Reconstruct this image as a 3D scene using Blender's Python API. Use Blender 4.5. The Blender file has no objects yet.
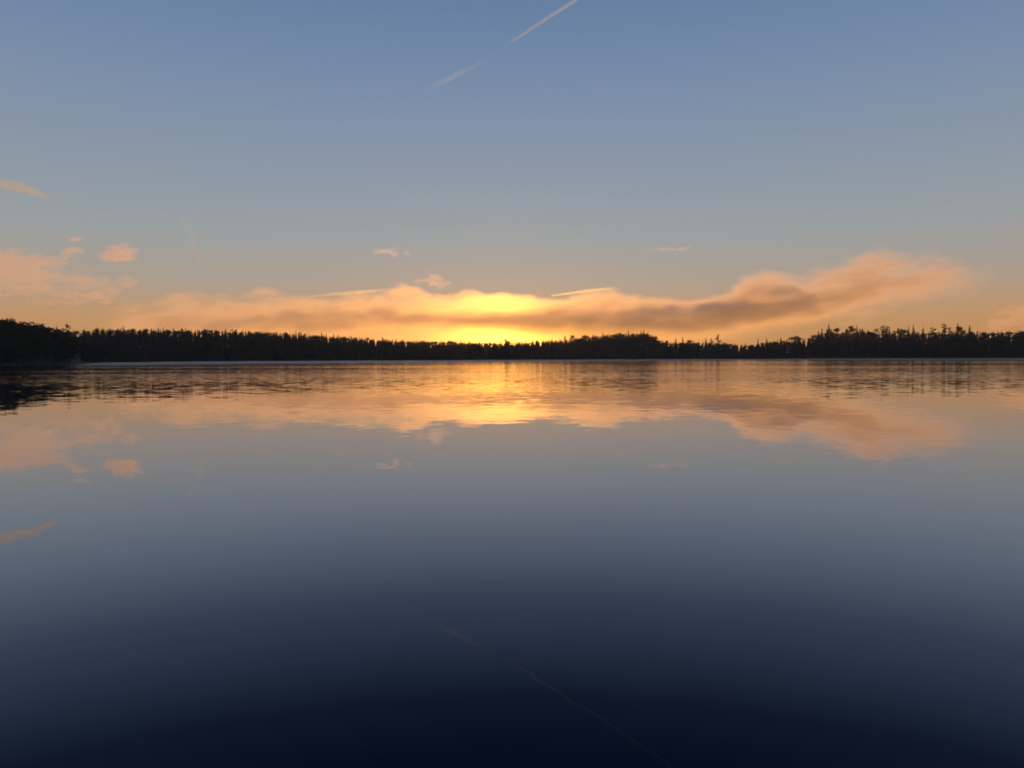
# Sunrise over a still forest lake: built to scale (metres), camera on the near shore looking along +Y.
import bpy, math, random
import numpy as np
R = math.radians
random.seed(7)
rng = np.random.default_rng(7)

sc = bpy.context.scene
C = sc.collection

# ------------------------------------------------------------------ camera
CAM_Z = 2.2
F = 740.0                       # focal length in pixels of the 1024 px wide frame
PITCH = math.atan((384 - 358.2) / F)
ROLL = R(-0.28)
cd = bpy.data.cameras.new('camera')
cam = bpy.data.objects.new('camera', cd)
C.objects.link(cam)
sc.camera = cam
cd.sensor_width = 36.0
cd.lens = F / 1024 * 36.0
cd.clip_start = 0.1
cd.clip_end = 60000
from mathutils import Matrix, Vector
M = Matrix.Rotation(R(90) - PITCH, 3, 'X') @ Matrix.Rotation(ROLL, 3, 'Z')
cam.matrix_world = Matrix.Translation((0, 0, CAM_Z)) @ M.to_4x4()
MN = np.array(M)


def ray(px, py):
    """direction of the view ray through a picture point, scaled so that its y part is 1"""
    px = np.asarray(px, float)
    py = np.asarray(py, float)
    v = np.stack([(px - 512) / F, (384 - py) / F, -np.ones_like(px * py)], -1)
    d = v @ MN.T
    return d / d[..., 1:2]


def horizon(px):
    return 358.2 - (np.asarray(px, float) - 512) * math.tan(-ROLL)


# ------------------------------------------------------------------ small helpers
def smooth(a, b, x):
    t = np.clip((x - a) / (b - a), 0, 1)
    return t * t * (3 - 2 * t)


_perm = rng.random((256, 256))


def vnoise(x, y):
    xi = np.floor(x).astype(int)
    yi = np.floor(y).astype(int)
    fx = x - xi
    fy = y - yi
    fx = fx * fx * fx * (fx * (fx * 6 - 15) + 10)
    fy = fy * fy * fy * (fy * (fy * 6 - 15) + 10)
    g = lambda a, b: _perm[a & 255, b & 255]
    return ((g(xi, yi) * (1 - fx) + g(xi + 1, yi) * fx) * (1 - fy)
            + (g(xi, yi + 1) * (1 - fx) + g(xi + 1, yi + 1) * fx) * fy)


def fbm(x, y, oct=5, gain=0.5):
    s = 0.0
    a = 1.0
    t = 0.0
    for k in range(oct):
        s = s + a * vnoise(x * 2 ** k + 17.3 * k, y * 2 ** k + 9.1 * k)
        t += a
        a *= gain
    return s / t            # 0..1


def mesh_obj(name, V, Fc, mat, parent=None, mats=None, midx=None, smooth_shade=False):
    me = bpy.data.meshes.new(name)
    V = np.asarray(V, np.float32)
    if isinstance(Fc, np.ndarray):
        n = Fc.shape[1]
        me.vertices.add(len(V))
        me.vertices.foreach_set('co', V.ravel())
        me.loops.add(Fc.size)
        me.loops.foreach_set('vertex_index', Fc.astype(np.int32).ravel())
        me.polygons.add(len(Fc))
        me.polygons.foreach_set('loop_start', np.arange(0, Fc.size, n, dtype=np.int32))
        me.polygons.foreach_set('loop_total', np.full(len(Fc), n, np.int32))
        me.update(calc_edges=True)
    else:
        me.from_pydata(V.tolist(), [], Fc)
    for m in (mats or [mat]):
        me.materials.append(m)
    if midx is not None:
        me.polygons.foreach_set('material_index', np.asarray(midx, np.int32))
    if smooth_shade:
        me.polygons.foreach_set('use_smooth', np.ones(len(me.polygons), bool))
    me.validate()
    o = bpy.data.objects.new(name, me)
    C.objects.link(o)
    if parent:
        o.parent = parent
    return o


def tag(o, label=None, cat=None, group=None, kind=None):
    if label:
        o['label'] = label
    if cat:
        o['category'] = cat
    if group:
        o['group'] = group
    if kind:
        o['kind'] = kind
    return o


def new_mat(name):
    m = bpy.data.materials.new(name)
    m.use_nodes = True
    m.node_tree.nodes.clear()
    return m, m.node_tree, m.node_tree.nodes.new('ShaderNodeOutputMaterial')


def ramp(nt, stops, interp='LINEAR'):
    r = nt.nodes.new('ShaderNodeValToRGB')
    cr = r.color_ramp
    cr.interpolation = interp
    while len(cr.elements) < len(stops):
        cr.elements.new(0.5)
    for e, (p, c) in zip(cr.elements, stops):
        e.position = p
        e.color = (*c, 1) if len(c) == 3 else c
    return r


def math_node(nt, op, a, b=None):
    n = nt.nodes.new('ShaderNodeMath')
    n.operation = op
    for k, v in enumerate((a, b)):
        if v is None:
            continue
        if isinstance(v, (int, float)):
            n.inputs[k].default_value = v
        else:
            nt.links.new(v, n.inputs[k])
    return n.outputs[0]


# ------------------------------------------------------------------ sky and sun
SUN_PX = (499, 346)
sd = ray(*SUN_PX)
SUN_AZ = math.atan2(sd[0], 1.0)                         # from +Y towards +X
SUN_EL = math.atan2(sd[2], math.hypot(sd[0], 1.0))

w = bpy.data.worlds.new('World')
sc.world = w
w.use_nodes = True
nt = w.node_tree
bg = nt.nodes['Background']
bg.inputs['Strength'].default_value = 0.1
sky = nt.nodes.new('ShaderNodeTexSky')
sky.sky_type = 'NISHITA'
sky.sun_disc = False
sky.sun_elevation = SUN_EL
sky.sun_rotation = SUN_AZ
sky.dust_density = 0.6
sky.ozone_density = 4.0
sky.air_density = 1.0
tc = nt.nodes.new('ShaderNodeTexCoord')
sep = nt.nodes.new('ShaderNodeSeparateXYZ')
nt.links.new(tc.outputs['Generated'], sep.inputs[0])
# clear morning air: the light scattered by the air at each height above the horizon
air = ramp(nt, [(0.0, (.56, .25, .075)), (0.05, (.53, .285, .125)), (0.094, (.405, .325, .25)), (0.157, (.318, .336, .335)),
                (0.218, (.264, .312, .362)), (0.334, (.186, .260, .384)), (0.435, (.124, .204, .342)),
                (0.64, (.07, .145, .27)), (1.0, (.04, .09, .2))])
nt.links.new(sep.outputs['Z'], air.inputs[0])
a1 = nt.nodes.new('ShaderNodeVectorMath')
a1.operation = 'SCALE'
# the half of the sky away from the sunrise is darker
away = nt.nodes.new('ShaderNodeMapRange')
away.interpolation_type = 'SMOOTHSTEP'
away.inputs['From Min'].default_value = -.9
away.inputs['From Max'].default_value = .8
away.inputs['To Min'].default_value = 1.3
away.inputs['To Max'].default_value = 10.0
nt.links.new(sep.outputs['Y'], away.inputs[0])
nt.links.new(away.outputs[0], a1.inputs['Scale'])
nt.links.new(air.outputs[0], a1.inputs[0])
a2 = nt.nodes.new('ShaderNodeVectorMath')
a2.operation = 'SCALE'
a2.inputs['Scale'].default_value = 0.15
nt.links.new(sky.outputs[0], a2.inputs[0])
a3 = nt.nodes.new('ShaderNodeVectorMath')
a3.operation = 'ADD'
nt.links.new(a1.outputs[0], a3.inputs[0])
nt.links.new(a2.outputs[0], a3.inputs[1])
nt.links.new(a3.outputs[0], bg.inputs['Color'])

ld = bpy.data.lights.new('sun', 'SUN')
ld.energy = 2.4
ld.color = (1.0, 0.375, 0.04)
ld.angle = R(0.5)
sun = bpy.data.objects.new('sun', ld)
C.objects.link(sun)
sun.rotation_euler = Vector((-sd[0], -1.0, -sd[2])).to_track_quat('-Z', 'Y').to_euler()

# ------------------------------------------------------------------ materials
def foliage_mat(name, c1, c2):
    m, nt, out = new_mat(name)
    p = nt.nodes.new('ShaderNodeBsdfPrincipled')
    oi = nt.nodes.new('ShaderNodeTexCoord')
    nz = nt.nodes.new('ShaderNodeTexNoise')
    nz.inputs['Scale'].default_value = 0.9
    nz.inputs['Detail'].default_value = 3
    nt.links.new(oi.outputs['Object'], nz.inputs['Vector'])
    r = ramp(nt, [(0.3, c1), (0.7, c2)])
    nt.links.new(nz.outputs[0], r.inputs[0])
    nt.links.new(r.outputs[0], p.inputs['Base Color'])
    p.inputs['Roughness'].default_value = 0.75
    p.inputs['Specular IOR Level'].default_value = 0.2
    nt.links.new(p.outputs[0], out.inputs[0])
    return m


m_spruce = foliage_mat('spruce_needles', (.024, .034, .018), (.038, .048, .024))
m_pine = foliage_mat('pine_needles', (.03, .042, .02), (.05, .062, .03))
m_birch = foliage_mat('broad_leaves', (.035, .045, .018), (.07, .07, .03))
m_bark = foliage_mat('bark', (.045, .032, .022), (.10, .07, .05))

m_ground, nt, out = new_mat('forest_floor')
p = nt.nodes.new('ShaderNodeBsdfPrincipled')
g = nt.nodes.new('ShaderNodeNewGeometry')
nz = nt.nodes.new('ShaderNodeTexNoise')
nz.inputs['Scale'].default_value = 0.15
nz.inputs['Detail'].default_value = 8
nt.links.new(g.outputs['Position'], nz.inputs['Vector'])
r_ = ramp(nt, [(0.35, (.03, .027, .015)), (0.6, (.05, .055, .025)), (0.75, (.10, .085, .06))])
nt.links.new(nz.outputs[0], r_.inputs[0])
nt.links.new(r_.outputs[0], p.inputs['Base Color'])
p.inputs['Roughness'].default_value = 0.95
nt.links.new(p.outputs[0], out.inputs[0])

# --- water: slopes of small waves from noise in world metres, calm with a few breezy patches
m_water, nt, out = new_mat('lake_water')
g = nt.nodes.new('ShaderNodeNewGeometry')


def slope_noise(sx, sy, detail, amp):
    mp = nt.nodes.new('ShaderNodeMapping')
    mp.inputs['Scale'].default_value = (sx, sy, 1)
    nt.links.new(g.outputs['Position'], mp.inputs['Vector'])
    n = nt.nodes.new('ShaderNodeTexNoise')
    n.inputs['Scale'].default_value = 1.0
    n.inputs['Detail'].default_value = detail
    n.inputs['Roughness'].default_value = 0.55
    nt.links.new(mp.outputs[0], n.inputs['Vector'])
    s = nt.nodes.new('ShaderNodeVectorMath')
    s.operation = 'SUBTRACT'
    s.inputs[1].default_value = (.5, .5, .5)
    nt.links.new(n.outputs['Color'], s.inputs[0])
    k = nt.nodes.new('ShaderNodeVectorMath')
    k.operation = 'SCALE'
    k.inputs['Scale'].default_value = amp
    nt.links.new(s.outputs[0], k.inputs[0])
    return k.outputs[0]


def vadd(a, b):
    n = nt.nodes.new('ShaderNodeVectorMath')
    n.operation = 'ADD'
    nt.links.new(a, n.inputs[0])
    nt.links.new(b, n.inputs[1])
    return n.outputs[0]


ROUGH = .14           # wavelets too small to see one by one
WAVE_FINE, WAVE_MID, WAVE_LONG = .08, .135, .02
fine = slope_noise(2.2, 3.2, 2, WAVE_FINE)
mid = slope_noise(.8, 1.0, 3, WAVE_MID)
lng = slope_noise(.05, .11, 2, WAVE_LONG)
mp = nt.nodes.new('ShaderNodeMapping')
mp.inputs['Scale'].default_value = (.006, .018, 1)
nt.links.new(g.outputs['Position'], mp.inputs['Vector'])
pn = nt.nodes.new('ShaderNodeTexNoise')
pn.inputs['Scale'].default_value = 1.0
pn.inputs['Detail'].default_value = 4
nt.links.new(mp.outputs[0], pn.inputs['Vector'])
pr = ramp(nt, [(0.38, (.62,) * 3), (0.62, (1,) * 3)])
nt.links.new(pn.outputs[0], pr.inputs[0])
allw = vadd(vadd(fine, mid), lng)
# the bay by the near shore is sheltered, the breeze touches the water farther out
sp = nt.nodes.new('ShaderNodeSeparateXYZ')
nt.links.new(g.outputs['Position'], sp.inputs[0])
br = nt.nodes.new('ShaderNodeMapRange')
br.interpolation_type = 'SMOOTHSTEP'
for k_, v_ in (('From Min', 10), ('From Max', 100), ('To Min', .06), ('To Max', 1.0)):
    br.inputs[k_].default_value = v_
nt.links.new(sp.outputs['Y'], br.inputs[0])
patch = math_node(nt, 'MULTIPLY', pr.outputs[0], br.outputs[0])
ps = nt.nodes.new('ShaderNodeVectorMath')
ps.operation = 'MULTIPLY'
nt.links.new(allw, ps.inputs[0])
nt.links.new(patch, ps.inputs[1])
fl = nt.nodes.new('ShaderNodeVectorMath')
fl.operation = 'MULTIPLY_ADD'
calm = slope_noise(2.6, 3.4, 3, .008)          # the faintest ripples, everywhere
fl.inputs[1].default_value = (.9, 1, 0)
fl.inputs[2].default_value = (0, 0, 1)
nt.links.new(vadd(ps.outputs[0], calm), fl.inputs[0])
nm = nt.nodes.new('ShaderNodeVectorMath')
nm.operation = 'NORMALIZE'
nt.links.new(fl.outputs[0], nm.inputs[0])
lw = nt.nodes.new('ShaderNodeLayerWeight')
lw.inputs['Blend'].default_value = 0.5
nt.links.new(nm.outputs[0], lw.inputs['Normal'])
fr = ramp(nt, [(0.0, (.012,) * 3), (.515, (.016,) * 3), (.58, (.04,) * 3), (.69, (.185,) * 3), (.81, (.52,) * 3),
               (.916, (.75,) * 3), (1.0, (1,) * 3)])
nt.links.new(lw.outputs['Facing'], fr.inputs[0])
df = nt.nodes.new('ShaderNodeBsdfDiffuse')
df.inputs['Color'].default_value = (.003, .011, .044, 1)
gl = nt.nodes.new('ShaderNodeBsdfGlossy')
gl.inputs['Color'].default_value = (.88, .91, 1.0, 1)
gl.distribution = 'BECKMANN'
nt.links.new(math_node(nt, 'MULTIPLY', patch, ROUGH), gl.inputs['Roughness'])
nt.links.new(nm.outputs[0], gl.inputs['Normal'])
mx = nt.nodes.new('ShaderNodeMixShader')
nt.links.new(fr.outputs[0], mx.inputs[0])
nt.links.new(df.outputs[0], mx.inputs[1])
nt.links.new(gl.outputs[0], mx.inputs[2])
nt.links.new(mx.outputs[0], out.inputs[0])


# --- clouds and mist: droplets that scatter mostly forwards
def cloud_mat(name, dens, col=(1, 1, 1), g1=.94, g2=.5, mixf=.135):
    m, nt, out = new_mat(name)
    ad = nt.nodes.new('ShaderNodeAddShader')
    for k, (gg, f) in enumerate(((g1, mixf), (g2, 1 - mixf))):
        v = nt.nodes.new('ShaderNodeVolumeScatter')
        v.inputs['Color'].default_value = (*col, 1)
        v.inputs['Density'].default_value = dens * f
        v.inputs['Anisotropy'].default_value = gg
        nt.links.new(v.outputs[0], ad.inputs[k])
    nt.links.new(ad.outputs[0], out.inputs['Volume'])
    return m


# ------------------------------------------------------------------ the lake basin: waterline distance by bearing
SH_X = np.array([-1500, -700, -300, -100, 0, 40, 66, 78, 92, 150, 300, 450, 580, 700, 830, 1000, 1150, 1400, 1900, 2600])
SH_D = np.array([120, 180, 290, 350, 395, 410, 430, 470, 610, 640, 690, 740, 830, 880, 850, 790, 640, 420, 260, 140.])
TOP_X = np.array([-1500, -300, -60, 0, 10, 16, 27, 40, 54, 64, 75, 86, 100, 200, 256, 300, 340, 384, 440, 500, 540, 570, 590, 620,
                  645, 651, 657, 670, 700, 730, 752, 765, 790, 805, 818, 832, 850, 900, 940, 985, 1000, 1024, 1100, 1500, 2600])
TOP_Y = np.array([325, 318, 319, 320.5, 320, 322, 323, 325, 327, 329.5, 331, 330, 329, 330, 331.5, 334, 336.5, 340, 341.5, 342.5, 341, 339.5, 336, 334,
                  333, 334, 340, 342.5, 342.5, 343.5, 345.5, 342, 340.5, 338, 335.5, 333, 333, 333, 333.5, 333.5, 332, 332, 331, 328, 330.])


def px_of(az):
    """picture column of a bearing (at the horizon)"""
    return 512 + F * np.tan(np.clip(az, -1.45, 1.45))


def shore(az):
    a = np.abs(az)
    d = np.interp(px_of(az), SH_X, SH_D)
    d = d * (1 + .05 * (fbm(az * 14 + 40, az * 0 + 3.1, 4) - .5) + .02 * np.sin(az * 55))
    return np.where(a > 1.2, np.minimum(d, 160), d)        # distance along the ray (horizontal)


RIDGE = 95.0


def top_z(az):
    """height of the tree-tops as seen, at the ridge behind the shore"""
    px = px_of(az)
    y = np.interp(px, TOP_X, TOP_Y)
    dist = shore(az) + RIDGE
    return CAM_Z + (horizon(px) - y) / F * dist * np.cos(az)


def ground_z(az, r):
    s = shore(az)
    tz = np.clip(top_z(az) - 15.5, 1.0, 60)
    t = (r - s) / RIDGE
    up = .35 + (tz - .35) * smooth(.05, .95, t)
    up = up + .5 * (fbm(az * 60 + 5, r * .05, 3) - .5) * smooth(0, .2, t)
    down = -3.0 * smooth(0, -.35, t) - .12
    beyond = smooth(1.4, 14, t) * 12.0
    return np.where(t > 0, up - beyond * .4, down + .47 * smooth(-.12, 0, t))


# ground: one sheet, lake bed, shore, forest floor and the land beyond, to the edge of the scene
NA, LAND = 1440, 3000.0
az = np.linspace(-math.pi, math.pi, NA, endpoint=False)
fr_r = np.concatenate([[-.999, -.9, -.6, -.3, -.12, -.05, -.02, 0, .01], np.linspace(.03, .2, 10), [.26, .34, .45, .7, 1.2, 2.2]])
rows = []
for f in fr_r:
    s = shore(az)
    if f <= 0:
        rr = s * (1 + f)
    else:
        rr = s + f * (1000.0 if f < 2 else (LAND - 700) / 2.2)
        rr = np.minimum(rr, LAND)
    rows.append(np.stack([rr * np.sin(az), rr * np.cos(az), ground_z(az, rr)], -1))
V = np.concatenate(rows)
NR = len(fr_r)
i, j = np.meshgrid(np.arange(NR - 1), np.arange(NA), indexing='ij')
j2 = (j + 1) % NA
Fq = np.stack([i * NA + j, i * NA + j2, (i + 1) * NA + j2, (i + 1) * NA + j], -1).reshape(-1, 4)
o = mesh_obj('ground', V, Fq[:, ::-1], m_ground, smooth_shade=True)
tag(o, 'dark wooded ground rising behind the far shore of the lake', 'ground', kind='structure')

# water: level sheet at z = 0
n = 96
th = np.linspace(0, 2 * math.pi, n, endpoint=False)
WR = 1100.0
V = np.stack([WR * np.sin(th), WR * np.cos(th), th * 0], -1)
o = mesh_obj('water', V, [list(range(n))[::-1]], m_water)
tag(o, 'still dark blue lake water mirroring the sunrise sky', 'lake', kind='structure')


# ------------------------------------------------------------------ trees
def cone_tube(p0, p1, r0, r1, sides=6):
    p0, p1 = np.array(p0, float), np.array(p1, float)
    d = p1 - p0
    d /= np.linalg.norm(d)
    u = np.cross(d, [0, 0, 1.0] if abs(d[2]) < .9 else [1.0, 0, 0])
    u /= np.linalg.norm(u)
    v = np.cross(d, u)
    a = np.linspace(0, 2 * math.pi, sides, endpoint=False)
    ring = np.outer(np.cos(a), u) + np.outer(np.sin(a), v)
    Vv = np.concatenate([p0 + ring * r0, p1 + ring * r1])
    Ff = np.array([[k, (k + 1) % sides, sides + (k + 1) % sides, sides + k] for k in range(sides)])
    return Vv, Ff


class MB:
    def __init__(s):
        s.V, s.F, s.n = [], [], 0

    def add(s, V, Fc):
        s.V.append(np.asarray(V, float))
        s.F.append(np.asarray(Fc, int) + s.n)
        s.n += len(V)

    def arrays(s):
        return np.concatenate(s.V), np.concatenate(s.F)


def spruce(H, rg, dens=1.0, slim=.15, gappy=.1):
    """trunk mesh and crown mesh of one spruce: whorls of drooping boughs, each a bent two-quad spray"""
    t, c = MB(), MB()
    lean = rg.normal(0, .012, 2) * H
    t.add(*cone_tube((0, 0, -.4), (lean[0] * .6, lean[1] * .6, H * .6), .011 * H, .006 * H, 6))
    t.add(*cone_tube((lean[0] * .6, lean[1] * .6, H * .6), (lean[0], lean[1], H * .99), .006 * H, .0015 * H, 5))
    lv = int(26 * dens)
    base = rg.uniform(.06, .16)
    for k in range(lv):
        f = base + (1 - base) * (k / (lv - 1)) ** .95 * .985
        z = f * H
        Rr = slim * H * (1 - f) ** .82 * rg.uniform(.75, 1.15) + .012 * H
        nb = max(4, int(7 * (1 - f) + 3.5))
        for b in range(nb):
            if rg.random() < gappy:
                continue
            a = 2 * math.pi * (b + rg.random()) / nb
            L = Rr * rg.uniform(.6, 1.2)
            dr = rg.uniform(.25, .6) * L
            wd = L * rg.uniform(.26, .42) + .05
            ca, sa = math.cos(a), math.sin(a)
            x0, y0 = lean[0] * f, lean[1] * f
            m_ = np.array([x0 + ca * L * .55, y0 + sa * L * .55, z - dr * .45])
            e_ = np.array([x0 + ca * L, y0 + sa * L, z - dr * .75])
            s_ = np.array([-sa, ca, 0]) * wd
            o_ = np.array([x0, y0, z + .02 * H])
            dn = np.array([0, 0, -wd * rg.uniform(.7, 1.3)])
            c.add([o_, m_ + s_, e_, m_ - s_], [[0, 1, 2, 3]])
            c.add([o_, m_ + dn, e_ + dn * .2, m_ - dn * .25], [[0, 1, 2, 3]])
    tip = np.array([lean[0], lean[1], H])
    for a in (0, 1.57):
        s_ = np.array([math.cos(a), math.sin(a), 0]) * .013 * H
        c.add([tip - (0, 0, .07 * H) - s_, tip - (0, 0, .07 * H) + s_, tip + s_ * .1, tip - s_ * .1], [[0, 1, 2, 3]])
    return t.arrays(), c.arrays()


def leafy(H, rg, clumps, leaf, trunk_r, bend=.03, n_leaf=60):
    """trunk with limbs to foliage clumps; clumps = (x, y, z, r, flat) as fractions of H"""
    t, c = MB(), MB()
    lean = rg.normal(0, bend, 2) * H
    zt = max(q[2] for q in clumps) * H
    pts = [np.array([0, 0, -.4]), np.array([lean[0] * .3, lean[1] * .3, zt * .4]), np.array([lean[0], lean[1], zt * .95])]
    t.add(*cone_tube(pts[0], pts[1], trunk_r, trunk_r * .7, 7))
    t.add(*cone_tube(pts[1], pts[2], trunk_r * .7, trunk_r * .2, 6))
    for (x, y, z, r, fl) in clumps:
        ctr = np.array([x * H + lean[0] * z, y * H + lean[1] * z, z * H])
        f0 = max(.25, z - .22 - rg.random() * .06) * H / (zt * .95)
        f0 = min(f0, .97)
        root = pts[1] + (pts[2] - pts[1]) * max(0, (f0 - .42) / .58)
        t.add(*cone_tube(root, ctr, trunk_r * .28, trunk_r * .07, 5))
        nl = int(n_leaf * (r / .1) ** 1.5)
        for _ in range(nl):
            d = rg.normal(0, 1, 3)
            d /= np.linalg.norm(d)
            rad = r * H * (rg.random() ** .45) * rg.uniform(.8, 1.15)
            q = ctr + d * rad * np.array([1, 1, fl])
            u = rg.normal(0, 1, 3)
            u /= np.linalg.norm(u)
            v = np.cross(u, rg.normal(0, 1, 3))
            v /= np.linalg.norm(v) + 1e-9
            s = leaf * rg.uniform(.6, 1.4)
            c.add([q - u * s, q + v * s * .7, q + u * s, q - v * s * .7], [[0, 1, 2, 3]])
    return t.arrays(), c.arrays()


def pine_tree_shape(H, rg, spread=.13, low=.5, leaf=.32, n=10):
    cl = []
    for k in range(n):
        z = low + (1 - low) * (k + .5) / n * .96
        a = rg.random() * 6.28
        f = (1 - ((z - low) / (1 - low)) ** 1.6 * .75)
        rr = spread * f * rg.uniform(.35, 1.05)
        cl.append((rr * math.cos(a), rr * math.sin(a), z, rg.uniform(.045, .075) * (0.7 + .5 * f), .55))
    cl.append((0, 0, .965, .035, .9))
    return leafy(H, rg, cl, leaf, .012 * H, n_leaf=42)


def broad_tree_shape(H, rg, spread=.24, low=.25, leaf=.34, n=16):
    cl = []
    for k in range(n):
        z = rg.uniform(low, .9)
        q = (z - low) / (1 - low)
        env = math.sin(math.pi * min(1, .18 + q * .8)) ** .7
        a = rg.random() * 6.28
        rr = spread * env * rg.random() ** .5
        cl.append((rr * math.cos(a), rr * math.sin(a), z, rg.uniform(.08, .13), .8))
    cl.append((0, 0, .9, .09, 1))
    return leafy(H, rg, cl, leaf, .016 * H, n_leaf=48)


rt = np.random.default_rng(21)
SPR = [spruce(1.0 * 15, rt, 1.0, rt.uniform(.16, .22), rt.uniform(.03, .15)) for _ in range(8)]
SPR_S = [spruce(15, rt, 1.15, rt.uniform(.085, .12), .15) for _ in range(4)]
PINE = [pine_tree_shape(15, rt, rt.uniform(.12, .17), rt.uniform(.3, .5), n=15) for _ in range(5)]
BROAD = [broad_tree_shape(15, rt, rt.uniform(.2, .28), rt.uniform(.15, .3)) for _ in range(5)]
KINDS = {'spruce': (SPR, m_spruce), 'slender': (SPR_S, m_spruce), 'pine': (PINE, m_pine), 'broad': (BROAD, m_birch)}


def shape_mesh(name, part, mat):
    me_o = mesh_obj(name, part[0], part[1], mat)
    me = me_o.data
    bpy.data.objects.remove(me_o)
    return me


MESH = {k: [(shape_mesh(k + '_trunk', t, m_bark), shape_mesh(k + '_crown', c, mt)) for t, c in lst]
        for k, (lst, mt) in KINDS.items()}
NAME = {'spruce': 'spruce_tree', 'slender': 'spruce_tree', 'pine': 'pine_tree', 'broad': 'broadleaf_tree'}


def plant(kind, x, y, z, H, rz, label, group, wide=1.0):
    tm, cm = random.choice(MESH[kind])
    e = bpy.data.objects.new(NAME[kind], None)
    C.objects.link(e)
    e.empty_display_size = 1
    e.location = (x, y, z)
    e.rotation_euler = (0, 0, rz)
    e.scale = (H / 15 * wide, H / 15 * wide, H / 15)
    for nm_, me in (('trunk', tm), ('crown', cm)):
        c = bpy.data.objects.new(nm_, me)
        c.parent = e
        C.objects.link(c)
    tag(e, label, 'tree', group)
    return e


def spot(px, extra):
    a = math.atan((px - 512) / F)
    r = float(shore(np.array(a))) + extra
    return a, r, r * math.sin(a), r * math.cos(a), float(ground_z(np.array(a), np.array(r)))


n_single = 0


def emergent(px, py, kind, label, extra=70.0, wide=1.0):
    global n_single
    a, r, x, y, z = spot(px, extra)
    zt = CAM_Z + float(horizon(px) - py) / F * y
    plant(kind, x, y, z, max(4, zt - z), random.random() * 6.28, label, 'trees standing above the treeline', wide)
    n_single += 1


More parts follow.
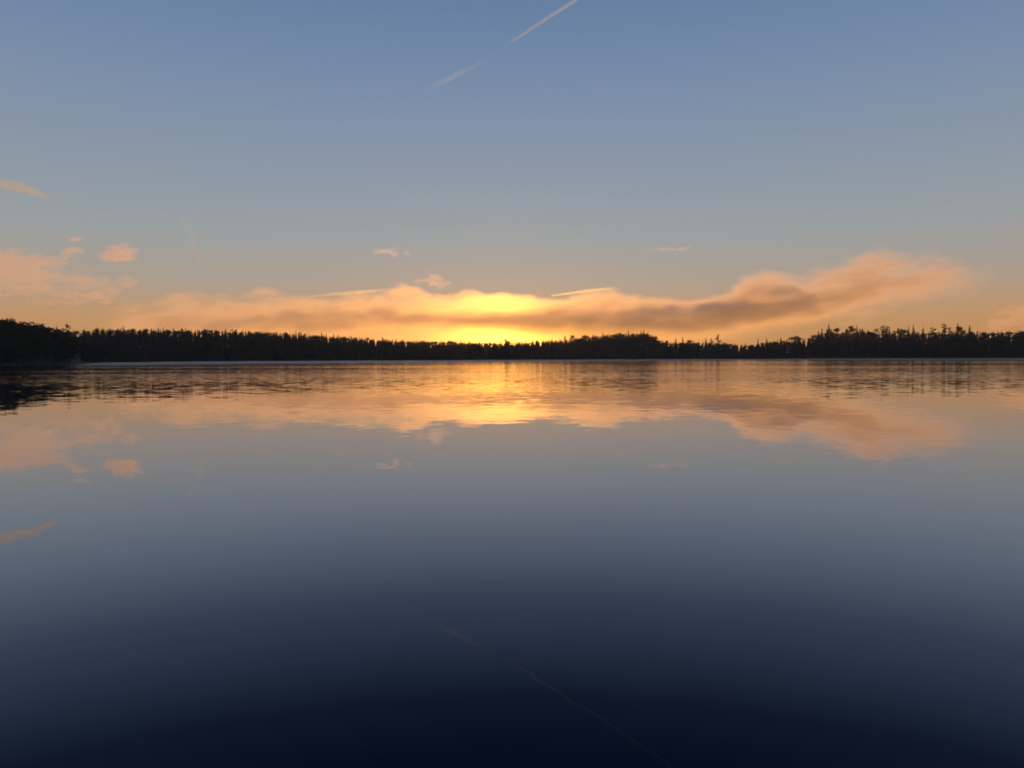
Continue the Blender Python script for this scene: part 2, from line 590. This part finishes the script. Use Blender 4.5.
EM = [
    (2, 318, 'broad', 'round-crowned dark tree at the outermost end of the near wooded headland', 45, 1.1),
    (12, 317.6, 'broad', 'tallest round-headed tree on the dark wooded headland', 50, .9),
    (24, 321, 'broad', 'second round-topped tree on the headland, just past its tallest one', 55, 1.05),
    (31, 321.2, 'pine', 'ragged pine in the middle of the headland treetops', 60, 1),
    (41, 324.5, 'broad', 'low rounded tree where the headland treetops begin to fall', 45, 1),
    (51, 327, 'broad', 'small bushy tree on the falling slope of the headland', 40, 1),
    (61, 329, 'spruce', 'short dark spruce near the tip of the headland', 25, 1.2),
    (70, 331, 'broad', 'low tree at the very tip of the headland', 12, 1.2),
    (124, 325.5, 'slender', 'thin spire of a spruce above the long even ridge', 90, 1),
    (187, 327.5, 'slender', 'faint thin spruce tip on the misty crest of the long ridge', 90, 1),
    (297, 331, 'slender', 'thin spruce spire where the long ridge starts to slope down', 90, 1),
    (338, 334.5, 'slender', 'needle-thin spruce tip on the downward slope of the long ridge', 90, 1),
    (461, 338.5, 'slender', 'lone spruce tip in the low forest just before the yellow glow', 80, 1),
    (536, 339, 'slender', 'small spruce tip directly after the bright yellow glow', 80, 1),
    (560, 337.5, 'slender', 'first of the spruce tips rising out of the yellow glow', 80, 1),
    (603, 332, 'slender', 'spruce spire on the shoulder of the central wooded hill', 85, 1),
    (628, 329.5, 'slender', 'thin spire standing on the top of the central wooded hill', 85, 1),
    (641, 330.5, 'slender', 'narrow spruce second from the steep end of the central hill', 85, 1.1),
    (648, 331, 'spruce', 'tall spruce at the steep end of the central hill, where the treeline drops', 80, .85),
    (656, 336, 'slender', 'short spruce at the foot of the drop after the central hill', 80, 1),
    (676, 338, 'spruce', 'pointed spruce rising from the low saddle after the central hill', 60, 1),
    (683, 336.8, 'spruce', 'taller twin of the pointed spruces in the low saddle', 60, .9),
    (690, 339.5, 'broad', 'rounded tree beside the twin pointed spruces in the saddle', 60, 1),
    (706, 337, 'spruce', 'sharp spruce leading the small clump in the saddle', 60, .8),
    (711, 338.5, 'pine', 'low pine in the middle of the small clump in the saddle', 60, 1),
    (718, 334.2, 'pine', 'tall spreading pine that tops the small clump in the saddle', 60, .95),
    (758, 338.3, 'spruce', 'lone spruce past the lowest dip of the treeline', 55, .9),
    (766, 338.2, 'spruce', 'dense spruce beside the lone one past the lowest dip', 55, 1.1),
    (795, 336, 'broad', 'round tree on the rise leading up to the tall grove', 55, .9),
    (814, 334, 'broad', 'bushy tree stepping up to the tall grove', 55, .9),
    (821, 331.5, 'spruce', 'narrow tree just before the first pair of tall crowns', 55, .9),
    (826, 328.2, 'spruce', 'first tall dark crown of the grove, a narrow pair with its neighbour', 55, .95),
    (831, 328.6, 'spruce', 'second tall dark crown of the narrow pair opening the grove', 55, .85),
    (837, 327.2, 'broad', 'round full crown right after the narrow pair of the grove', 55, .8),
    (850, 325.2, 'broad', 'wide peaked crown standing clear above the grove', 55, .8),
    (862, 328.8, 'spruce', 'small conical tree after the wide peaked crown', 55, 1.1),
    (869, 331, 'broad', 'low round crown in a gap of the grove', 55, 1),
    (882, 325.2, 'broad', 'broadest dense crown in the grove', 55, .85),
    (893, 330.5, 'pine', 'thin see-through pine beside the broadest dense crown', 55, .8),
    (900, 328.3, 'broad', 'bushy crown before the pair of spires in the grove', 55, .8),
    (908, 325.8, 'spruce', 'first of two matching slim spires in the grove', 55, .75),
    (913, 325, 'spruce', 'second, slightly taller of the two matching slim spires', 55, .75),
    (922, 327, 'spruce', 'cone-shaped tree after the two slim spires', 55, .95),
    (932.5, 327, 'pine', 'spreading pine with open crown between the cone-shaped tree and the tallest pine', 55, 1.1),
    (945, 323.5, 'pine', 'tallest loose-crowned pine of the grove, sky showing through its branches', 55, 1.15),
    (949, 327, 'pine', 'shorter pine leaning against the tallest loose-crowned one', 50, .9),
    (956, 323.4, 'slender', 'very slim tall spire after the tallest pine', 55, 1.1),
    (961.5, 328, 'slender', 'short slim tree between the two tall spires after the tallest pine', 55, 1.1),
    (968.5, 325, 'spruce', 'tall dense spruce that ends the grove', 55, .9),
    (977, 331, 'pine', 'low open pine just after the end of the grove', 50, .8),
    (985, 331.4, 'broad', 'single rounded crown in the gap after the grove', 50, .9),
    (992, 332, 'broad', 'dark rounded tree opening the last stand of the shore', 50, 1),
    (1008, 330.8, 'broad', 'bushy crown inside the last stand of the shore', 50, 1),
    (1019, 330.4, 'broad', 'outermost bushy crown of the last stand of the shore', 50, 1),
]
for px, py, kind, lab, ex, wd in EM:
    emergent(px, py, kind, lab, ex, wd * (1.3 if kind == 'broad' else 1.2))

# trees one can count along the waterline: front row of the far forest, stretch by stretch
STRETCH = [(-40, 78, 'dark leafy tree standing at the water along the near headland', 'front trees of the headland', 'broad', 22),
           (84, 330, 'dark spruce in the front row of the far shore below the long ridge', 'front trees below the long ridge', 'spruce', 70),
           (330, 560, 'dark spruce in the front row of the low shore under the sunrise glow', 'front trees under the sunrise glow', 'spruce', 60),
           (560, 760, 'dark spruce in the front row below the central wooded hill and saddle', 'front trees below the central hill', 'spruce', 46),
           (760, 1064, 'dark tree in the front row of the shore below the tall grove', 'front trees below the tall grove', 'spruce', 50)]
for x0, x1, lab, grp, kind, cnt in STRETCH:
    for k in range(cnt):
        px = x0 + (x1 - x0) * (k + .5 + rt.uniform(-.42, .42)) / cnt
        a, r, x, y, z = spot(px, rt.uniform(3, 16))
        kk = kind if rt.random() < .8 else ('slender' if kind == 'spruce' else 'pine')
        lim = (float(top_z(np.array(a))) - z) * .95
        plant(kk, x, y, z, min(rt.uniform(8, 14), max(5, lim)), rt.random() * 6.28, lab, grp, rt.uniform(.9, 1.35))
        n_single += 1

# the wood behind them, one mass
tv, tf, tmi, off = [], [], [], 0
for x0, x1, mixk, far in ((-420, 78, ('broad', 'broad', 'pine', 'spruce'), 0), (58, 92, ('spruce', 'spruce', 'spruce', 'pine'), 1),
                          (84, 1440, ('spruce', 'spruce', 'spruce', 'spruce', 'broad', 'pine'), 0)):
    px = x0
    while px < x1:
        a0 = math.atan((px - 512) / F)
        s0 = float(shore(np.array(a0)))
        step = 2.6 / s0 * F * (1 + ((px - 512) / F) ** 2)
        for row, (lo, hi) in enumerate(((14, 40), (40, 66), (66, 90), (84, 100), (88, 106), (94, 112), (100, 135)) if px < 800 else
                                         ((14, 40), (40, 66), (66, 90), (88, 106), (100, 135))):
            q_ = px + rt.uniform(-.5, .5) * step
            ex_ = rt.uniform(lo, hi)
            a, r, x, y, z = spot(q_, ex_ + (640 - float(shore(np.array(math.atan((q_ - 512) / F)))) if far else 0))
            kind = mixk[rt.integers(len(mixk))]
            zt = CAM_Z + (float(horizon(px) - np.interp(px, TOP_X, TOP_Y))) / F * y
            H = (zt - z) * (rt.uniform(.9, 1.0) if row > 1 else rt.uniform(.55, .95))
            H = min(H, rt.uniform(13.5, 17.5)) + (rt.exponential(.75 + 1.0 * float(smooth(795, 830, px) * smooth(990, 970, px))) if row > 1 else 0)
            H = max(H, 3.5)
            lst = KINDS[kind][0]
            t, c = lst[rt.integers(len(lst))]
            th = rt.random() * 6.28
            Rm = np.array([[math.cos(th), -math.sin(th), 0], [math.sin(th), math.cos(th), 0], [0, 0, 1]]) * (H / 15)
            Rm[:2] *= 1.25 if row < 3 else rt.uniform(.75, 1.2)
            for (vv, ff), mi in ((c, 0 if kind in ('spruce', 'slender', 'pine') else 2), (t, 1)):
                tv.append(vv @ Rm.T + (x, y, z))
                tf.append(ff + off)
                tmi.append(np.full(len(ff), mi))
                off += len(vv)
        px += step * rt.uniform(.8, 1.25)
V = np.concatenate(tv)
Fq = np.concatenate(tf)
forest = mesh_obj('forest', V, Fq, None, mats=[m_spruce, m_bark, m_birch], midx=np.concatenate(tmi))
tag(forest, 'dark dense forest wrapping the far shore of the lake', 'forest', kind='stuff')
print('single trees', n_single, 'forest faces', len(Fq))


# ------------------------------------------------------------------ clouds
def cloud(name, label, D, box, nx, ny, tau, dens, mat, group=None, wob=.35, cat='cloud'):
    """closed body of cloud, D metres away; tau(px, py) = how thick it is, in optical depths, over its outline"""
    X, Y = np.meshgrid(np.linspace(box[0], box[2], nx), np.linspace(box[1], box[3], ny))
    T = tau(X, Y)
    T[0, :] = T[-1, :] = 0
    T[:, 0] = T[:, -1] = 0
    T = np.where(T < .03, 0, T)
    P = ray(X, Y) * D
    P[..., 2] += CAM_Z
    th = T / dens
    sh = (fbm(X * .012 + 3, Y * .02 + 8, 3) - .5) * 2 * wob * th
    front = P.copy()
    back = P.copy()
    front[..., 1] += sh - th / 2
    back[..., 1] += sh + th / 2
    idf = np.arange(nx * ny).reshape(ny, nx)
    idb = idf + nx * ny
    idb = np.where(T <= 0, idf, idb)
    q = lambda I: np.stack([I[:-1, :-1], I[:-1, 1:], I[1:, 1:], I[1:, :-1]], -1).reshape(-1, 4)
    A = q(idf)
    B = q(idb)
    live = (np.stack([T[:-1, :-1], T[:-1, 1:], T[1:, 1:], T[1:, :-1]], -1).reshape(-1, 4) > 0).any(1)
    Fq = np.concatenate([A[live][:, ::-1], B[live]])
    V = np.concatenate([front.reshape(-1, 3), back.reshape(-1, 3)])
    used = np.unique(Fq)
    remap = np.full(len(V), -1)
    remap[used] = np.arange(len(used))
    o = mesh_obj(name, V[used], remap[Fq], mat, smooth_shade=True)
    tag(o, label, cat, group, 'thing')
    return o


DENS = .012
m_cloud = cloud_mat('cloud_droplets', DENS)
m_thin = cloud_mat('ice_crystals', .006, col=(.62, .95, 1), g1=.8, g2=.3, mixf=.4)  # bluish scatter colour stands in for whiter sunlight up high, offsetting the orange sun

BTX = [95, 110, 150, 180, 215, 250, 280, 310, 345, 375, 400, 415, 430, 455, 470, 485, 505, 530, 548, 562, 590, 615, 640, 660, 690, 705, 725,
       745, 770, 790, 800, 830, 855, 875, 900, 920, 945, 965, 985, 1000]
BTY = [302, 300, 301, 295, 290, 289, 293, 297, 295, 289, 284, 289, 296, 297, 293, 291, 290, 292, 296, 296, 291, 287, 291, 298, 304, 294, 279,
       271, 268, 272, 275, 266, 256, 246, 243, 245, 249, 256, 263, 273]


def tau_bank(X, Y):
    wx = (fbm(X * .022 + 11, Y * .045, 4, .42) - .5)
    wy = (fbm(X * .022 + 51, Y * .045 + 7, 4, .42) - .5)
    wy = wy + .28 * (fbm(X * .09 + 5, Y * .14, 4, .5) - .5)
    Xw = X + 30 * wx
    Yw = Y + 15 * wy
    top = np.interp(Xw, BTX, BTY)
    bot = np.interp(Xw, [90, 690, 760, 800, 830, 870, 900, 950, 1000],
                    [352, 356, 354, 346, 336, 323, 313, 304, 298])
    d = Yw - top                       # below the upper edge
    b = bot - Yw                       # above the lower edge
    soft = np.interp(X, [100, 300, 480, 620, 800, 1000], [20, 15, 10, 16, 24, 26])
    edge = smooth(-2, soft, d) * smooth(-3, np.interp(X, [90, 460, 560, 760, 1000], [10, 10, 12, 40, 30]), b)
    coreY = np.interp(X, [90, 200, 300, 380, 450, 500, 560, 640, 700, 760, 830, 890, 960],
                      [330, 325, 322, 320, 321, 321, 322, 321, 318, 314, 300, 285, 275])
    coreA = np.interp(X, [90, 200, 300, 380, 440, 480, 520, 570, 640, 720, 800, 860, 920, 1000],
                      [.6, 1.6, 1.9, 2.2, 2.8, 3.6, 3.6, 3.2, 3.4, 3.2, 2.4, .9, .4, .2])
    coreW = np.interp(X, [90, 380, 500, 640, 760, 860, 1000], [10, 11, 9, 18, 22, 17, 15])
    lowW = np.where(Yw > coreY, np.interp(X, [90, 560, 700, 1000], [1, 1, .7, .7]), 1)
    Yk = Yw + (Y - Yw) * np.interp(X, [330, 430, 600, 700], [0, .7, .7, 0])
    core = coreA * np.exp(-((Yk - coreY) / (coreW * lowW)) ** 2)
    body = np.interp(X, [90, 180, 380, 450, 500, 560, 620, 760, 880, 1000], [.25, .55, .75, 1.0, 1.3, 1.0, .9, .9, .75, .15])
    tex = .25 + 1.6 * smooth(.22, .78, fbm(X * .035 + 3 + .04 * Y, Y * .11 + 2, 5, .55))
    under = smooth(0, 1, (coreY + coreW * 1.0 - Yw) / (coreW * .9))
    body = body * (1 - (1 - under) * smooth(570, 680, X) * smooth(890, 820, X))
    tex = 1 + (tex - 1) * (1 - .75 * np.exp(-((X - 500) / 70) ** 2))
    ends = smooth(90, 160, X) * smooth(1035, 915, X)
    return (body * tex + core) * edge * ends


cloud('cloud_bank', 'long low cloud bank over the far forest, its upper edge glowing orange, grey-purple beneath', 5200,
      (80, 236, 1040, 356), 580, 130, tau_bank, DENS, m_cloud)


def blob_tau(cx, cy, rx, ry, amp, seed, tilt=0.0, rough=.95, fs=(.09, .2)):
    def f(X, Y):
        n1 = fbm(X * fs[0] + seed * 7.1, Y * fs[1] + seed * 3.3, 5, .55) - .5
        n2 = fbm(X * fs[0] + seed * 5.7 + 30, Y * fs[1] + seed * 9.9, 5, .55) - .5
        u = (X - cx + n1 * rx * 1.2 * rough) / rx
        v = (Y - cy - tilt * (X - cx) + n2 * ry * 2.2 * rough) / ry
        e = 1 - np.sqrt(u * u + v * v)
        return .7 * amp * smooth(0, 1.0, e) * (.6 + .8 * fbm(X * fs[0] * 2.5 + seed, Y * fs[1] * 2.5, 4))
    return f


def multi(*fs):
    return lambda X, Y: sum(f(X, Y) for f in fs)


def puff(label, blobs, D=4600, n=(150, 70), group='small clouds above the bank', name='cloud'):
    x0 = min(b[0] - b[2] * 1.5 for b in blobs)
    x1 = max(b[0] + b[2] * 1.5 for b in blobs)
    y0 = min(b[1] - b[3] * 1.7 - abs(b[6] if len(b) > 6 else 0) * b[2] for b in blobs)
    y1 = max(b[1] + b[3] * 1.7 + abs(b[6] if len(b) > 6 else 0) * b[2] for b in blobs)
    return cloud(name, label, D, (x0, y0, x1, y1), n[0], n[1], multi(*[blob_tau(*b) for b in blobs]), DENS, m_cloud, group)


puff('wide peach cloud with streaked layers low over the headland',
     [(10, 257, 66, 10, .8, 1, .06, .6, (.045, .13)), (18, 271, 115, 16, .9, 2, .12, .6, (.045, .13)), (0, 283, 90, 10, .5, 3, .05, .6, (.045, .13)), (30, 292, 80, 9, .4, 4, 0.02)],
     n=(260, 120))
puff('orange ragged cloud between the wide peach cloud and the long bank',
     [(95, 296, 30, 9, .7, 5, -.1), (140, 311, 40, 8, .4, 6, 0), (60, 302, 40, 6, .3, 9, 0)])
puff('small solid peach puff floating alone above the long ridge', [(120, 253.5, 25, 10, 1.5, 7, -.03, .6)])
puff('small wedge-shaped puff just above the wide peach cloud', [(72, 252, 15, 7, .8, 8, -.1)])
puff('tiny thin wisp above the wedge-shaped puff', [(79, 238, 13, 3.6, .6, 10, -.12)])
puff('faint little puff below the solid peach puff', [(129, 284, 16, 7, .4, 11, 0)])
puff('thin flat wisp high above the dip left by the two cloud humps', [(388, 252, 24, 5, .4, 12, 0)])
puff('flat pale wisp floating high over the saddle in the treeline', [(668, 249.5, 28, 4.4, .45, 13, .01)])
puff('faint orange tuft above the dark part of the bank beside the glow', [(430, 281, 27, 9, .22, 14, 0)])
puff('orange cloud low over the last stand of trees', [(1012, 319, 44, 15, 1.0, 15, -.25), (1060, 308, 60, 15, .8, 16, -.1)], n=(200, 90))


# contrails: long thin bodies of ice crystals
def streak(label, pts, D, tau_of, name='contrail', n=160, sides=10, dens=.006):
    """pts = (px, py, half width px); a tube along it, swelling and thinning"""
    pts = np.array(pts, float)
    t = np.linspace(0, 1, len(pts))
    tt = np.linspace(0, 1, n)
    px, py, hw = (np.interp(tt, t, pts[:, k]) for k in range(3))
    length = abs(pts[-1, 0] - pts[0, 0])
    jig = (fbm(tt * length / 30 + D * .01, tt * 0 + 2, 3) - .5)
    py = py + jig * hw * 1.0
    hw = hw * (.75 + .6 * fbm(tt * length / 18 + 9, tt * 0 + D * .003, 3))
    ctr = ray(px, py) * D
    ctr[:, 2] += CAM_Z
    rad = hw / F * D
    tau = tau_of(tt)
    depth = tau / dens / 2
    dx = np.gradient(px)
    dy = np.gradient(py)
    nrm = np.stack([-dy, dx], -1)
    nrm /= np.linalg.norm(nrm, axis=1)[:, None]
    V = []
    for k in range(n):
        taper = min(1.0, k / 6, (n - 1 - k) / 6)
        for s in range(sides):
            a = 2 * math.pi * s / sides
            V.append(ctr[k] + np.array([nrm[k, 0] * math.cos(a) * rad[k] * (.3 + .7 * taper), math.sin(a) * depth[k] * taper,
                                        -nrm[k, 1] * math.cos(a) * rad[k] * (.3 + .7 * taper)]))
    Fq = [[k * sides + s, k * sides + (s + 1) % sides, (k + 1) * sides + (s + 1) % sides, (k + 1) * sides + s]
          for k in range(n - 1) for s in range(sides)]
    caps = [list(range(sides))[::-1], [(n - 1) * sides + s for s in range(sides)]]
    o = mesh_obj(name, V, Fq + caps, m_thin, smooth_shade=True)
    return tag(o, label, 'contrail', 'contrails in the clear sky', 'thing')


streak('long white contrail climbing high across the clear blue sky, broken in its lower half',
       [(428, 88, 2.6), (450, 78, 2.4), (475, 66, 1.6), (500, 50, 1.5), (515, 39, 1.6), (545, 20, 1.5), (576, 0, 1.3), (620, -30, 1.2), (690, -80, 1.1), (760, -130, 1.0)],
       9000, lambda t: .42 * np.interp(t, [0, .04, .1, .18, .23, .27, .40, .45, .56, .7, 1], [.04, .15, .35, .35, .22, .03, .03, .5, 1, 1.8, 2.2]), n=300)
streak('short pale blurred contrail slanting down near the edge of the blue sky',
       [(-40, 178, 4.5), (-10, 180, 4.5), (15, 186, 5), (35, 193, 3.6), (49, 199, 1.6)], 9000,
       lambda t: .6 * np.interp(t, [0, .3, .8, 1], [.5, 1, 1, .6]))
streak('bright thin contrail skimming the hump of the bank before the glow',
       [(308, 296.6, 1.0), (350, 293, 1.6), (388, 289.5, 1.4)], 8000, lambda t: .42 * np.interp(t, [0, .3, .8, 1], [.4, 1, .9, .2]))
streak('bright thin contrail skimming the bank just past the glow',
       [(550, 296, .9), (585, 291.2, 1.3), (613, 288, 1.0)], 8000, lambda t: .6 * np.interp(t, [0, .3, .8, 1], [.5, 1, 1, .3]))
streak('faint upright wispy contrail above the long ridge',
       [(182, 218, 3), (187, 228, 3), (195, 245, 3.5), (200, 264, 3)], 9000, lambda t: .10 * np.interp(t, [0, .3, .5, .7, 1], [.4, 1, .4, 1, .3]))


# ------------------------------------------------------------------ mist on the far water
m_mist = cloud_mat('water_mist', .010, col=(1, .76, .60), g1=.7, g2=.2, mixf=.5)  # warm sunrise glow put into the scatter colour; plain droplets would be white
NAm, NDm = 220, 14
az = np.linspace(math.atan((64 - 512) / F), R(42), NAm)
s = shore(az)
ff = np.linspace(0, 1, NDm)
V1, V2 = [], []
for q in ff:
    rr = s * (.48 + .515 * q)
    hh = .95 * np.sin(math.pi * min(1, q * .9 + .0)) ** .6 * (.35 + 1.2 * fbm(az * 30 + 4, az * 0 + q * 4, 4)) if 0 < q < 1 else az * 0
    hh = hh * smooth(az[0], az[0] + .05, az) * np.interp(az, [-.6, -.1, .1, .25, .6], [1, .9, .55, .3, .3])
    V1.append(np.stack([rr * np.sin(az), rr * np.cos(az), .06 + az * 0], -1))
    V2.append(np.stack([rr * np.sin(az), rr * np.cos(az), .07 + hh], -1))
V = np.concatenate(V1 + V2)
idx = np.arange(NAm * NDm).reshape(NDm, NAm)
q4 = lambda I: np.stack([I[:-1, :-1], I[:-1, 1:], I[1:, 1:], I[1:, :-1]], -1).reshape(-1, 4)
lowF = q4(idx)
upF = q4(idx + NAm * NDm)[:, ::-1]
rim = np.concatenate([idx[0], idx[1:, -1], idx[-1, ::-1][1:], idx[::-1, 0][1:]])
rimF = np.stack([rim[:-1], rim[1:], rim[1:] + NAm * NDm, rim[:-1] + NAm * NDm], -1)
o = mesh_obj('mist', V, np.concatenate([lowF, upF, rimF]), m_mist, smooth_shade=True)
import bmesh
bm = bmesh.new()
bm.from_mesh(o.data)
bmesh.ops.recalc_face_normals(bm, faces=bm.faces)
bm.to_mesh(o.data)
bm.free()
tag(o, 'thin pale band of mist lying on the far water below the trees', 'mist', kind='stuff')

# ------------------------------------------------------------------ the hazy morning air
m_haze, nt, out = new_mat('morning_haze')
v = nt.nodes.new('ShaderNodeVolumePrincipled')
v.inputs['Color'].default_value = (.95, .95, .97, 1)
v.inputs['Density'].default_value = .00007
v.inputs['Anisotropy'].default_value = .8
nt.links.new(v.outputs[0], out.inputs['Volume'])
hx, z0, z1 = 3300.0, -5.0, 64.0
V = [(sx * hx, sy * hx, z) for z in (z0, z1) for sx, sy in ((-1, -1), (1, -1), (1, 1), (-1, 1))]
o = mesh_obj('haze', V, [[3, 2, 1, 0], [4, 5, 6, 7], [0, 1, 5, 4], [1, 2, 6, 5], [2, 3, 7, 6], [3, 0, 4, 7]], m_haze)
tag(o, 'thin morning haze in the air over the lake', 'haze', kind='stuff')

# ------------------------------------------------------------------ render
sc.render.engine = 'CYCLES'
cy = sc.cycles
cy.use_denoising = True
cy.volume_bounces = 3
cy.max_bounces = 8
cy.diffuse_bounces = 2
cy.glossy_bounces = 3
cy.transparent_max_bounces = 16
cy.pixel_filter_type = 'BLACKMAN_HARRIS'
cy.filter_width = 1.8
cy.sample_clamp_indirect = 6
cy.sample_clamp_direct = 12
vs = sc.view_settings
vs.view_transform = 'Standard'
vs.look = 'None'
vs.exposure = 0
vs.gamma = 1
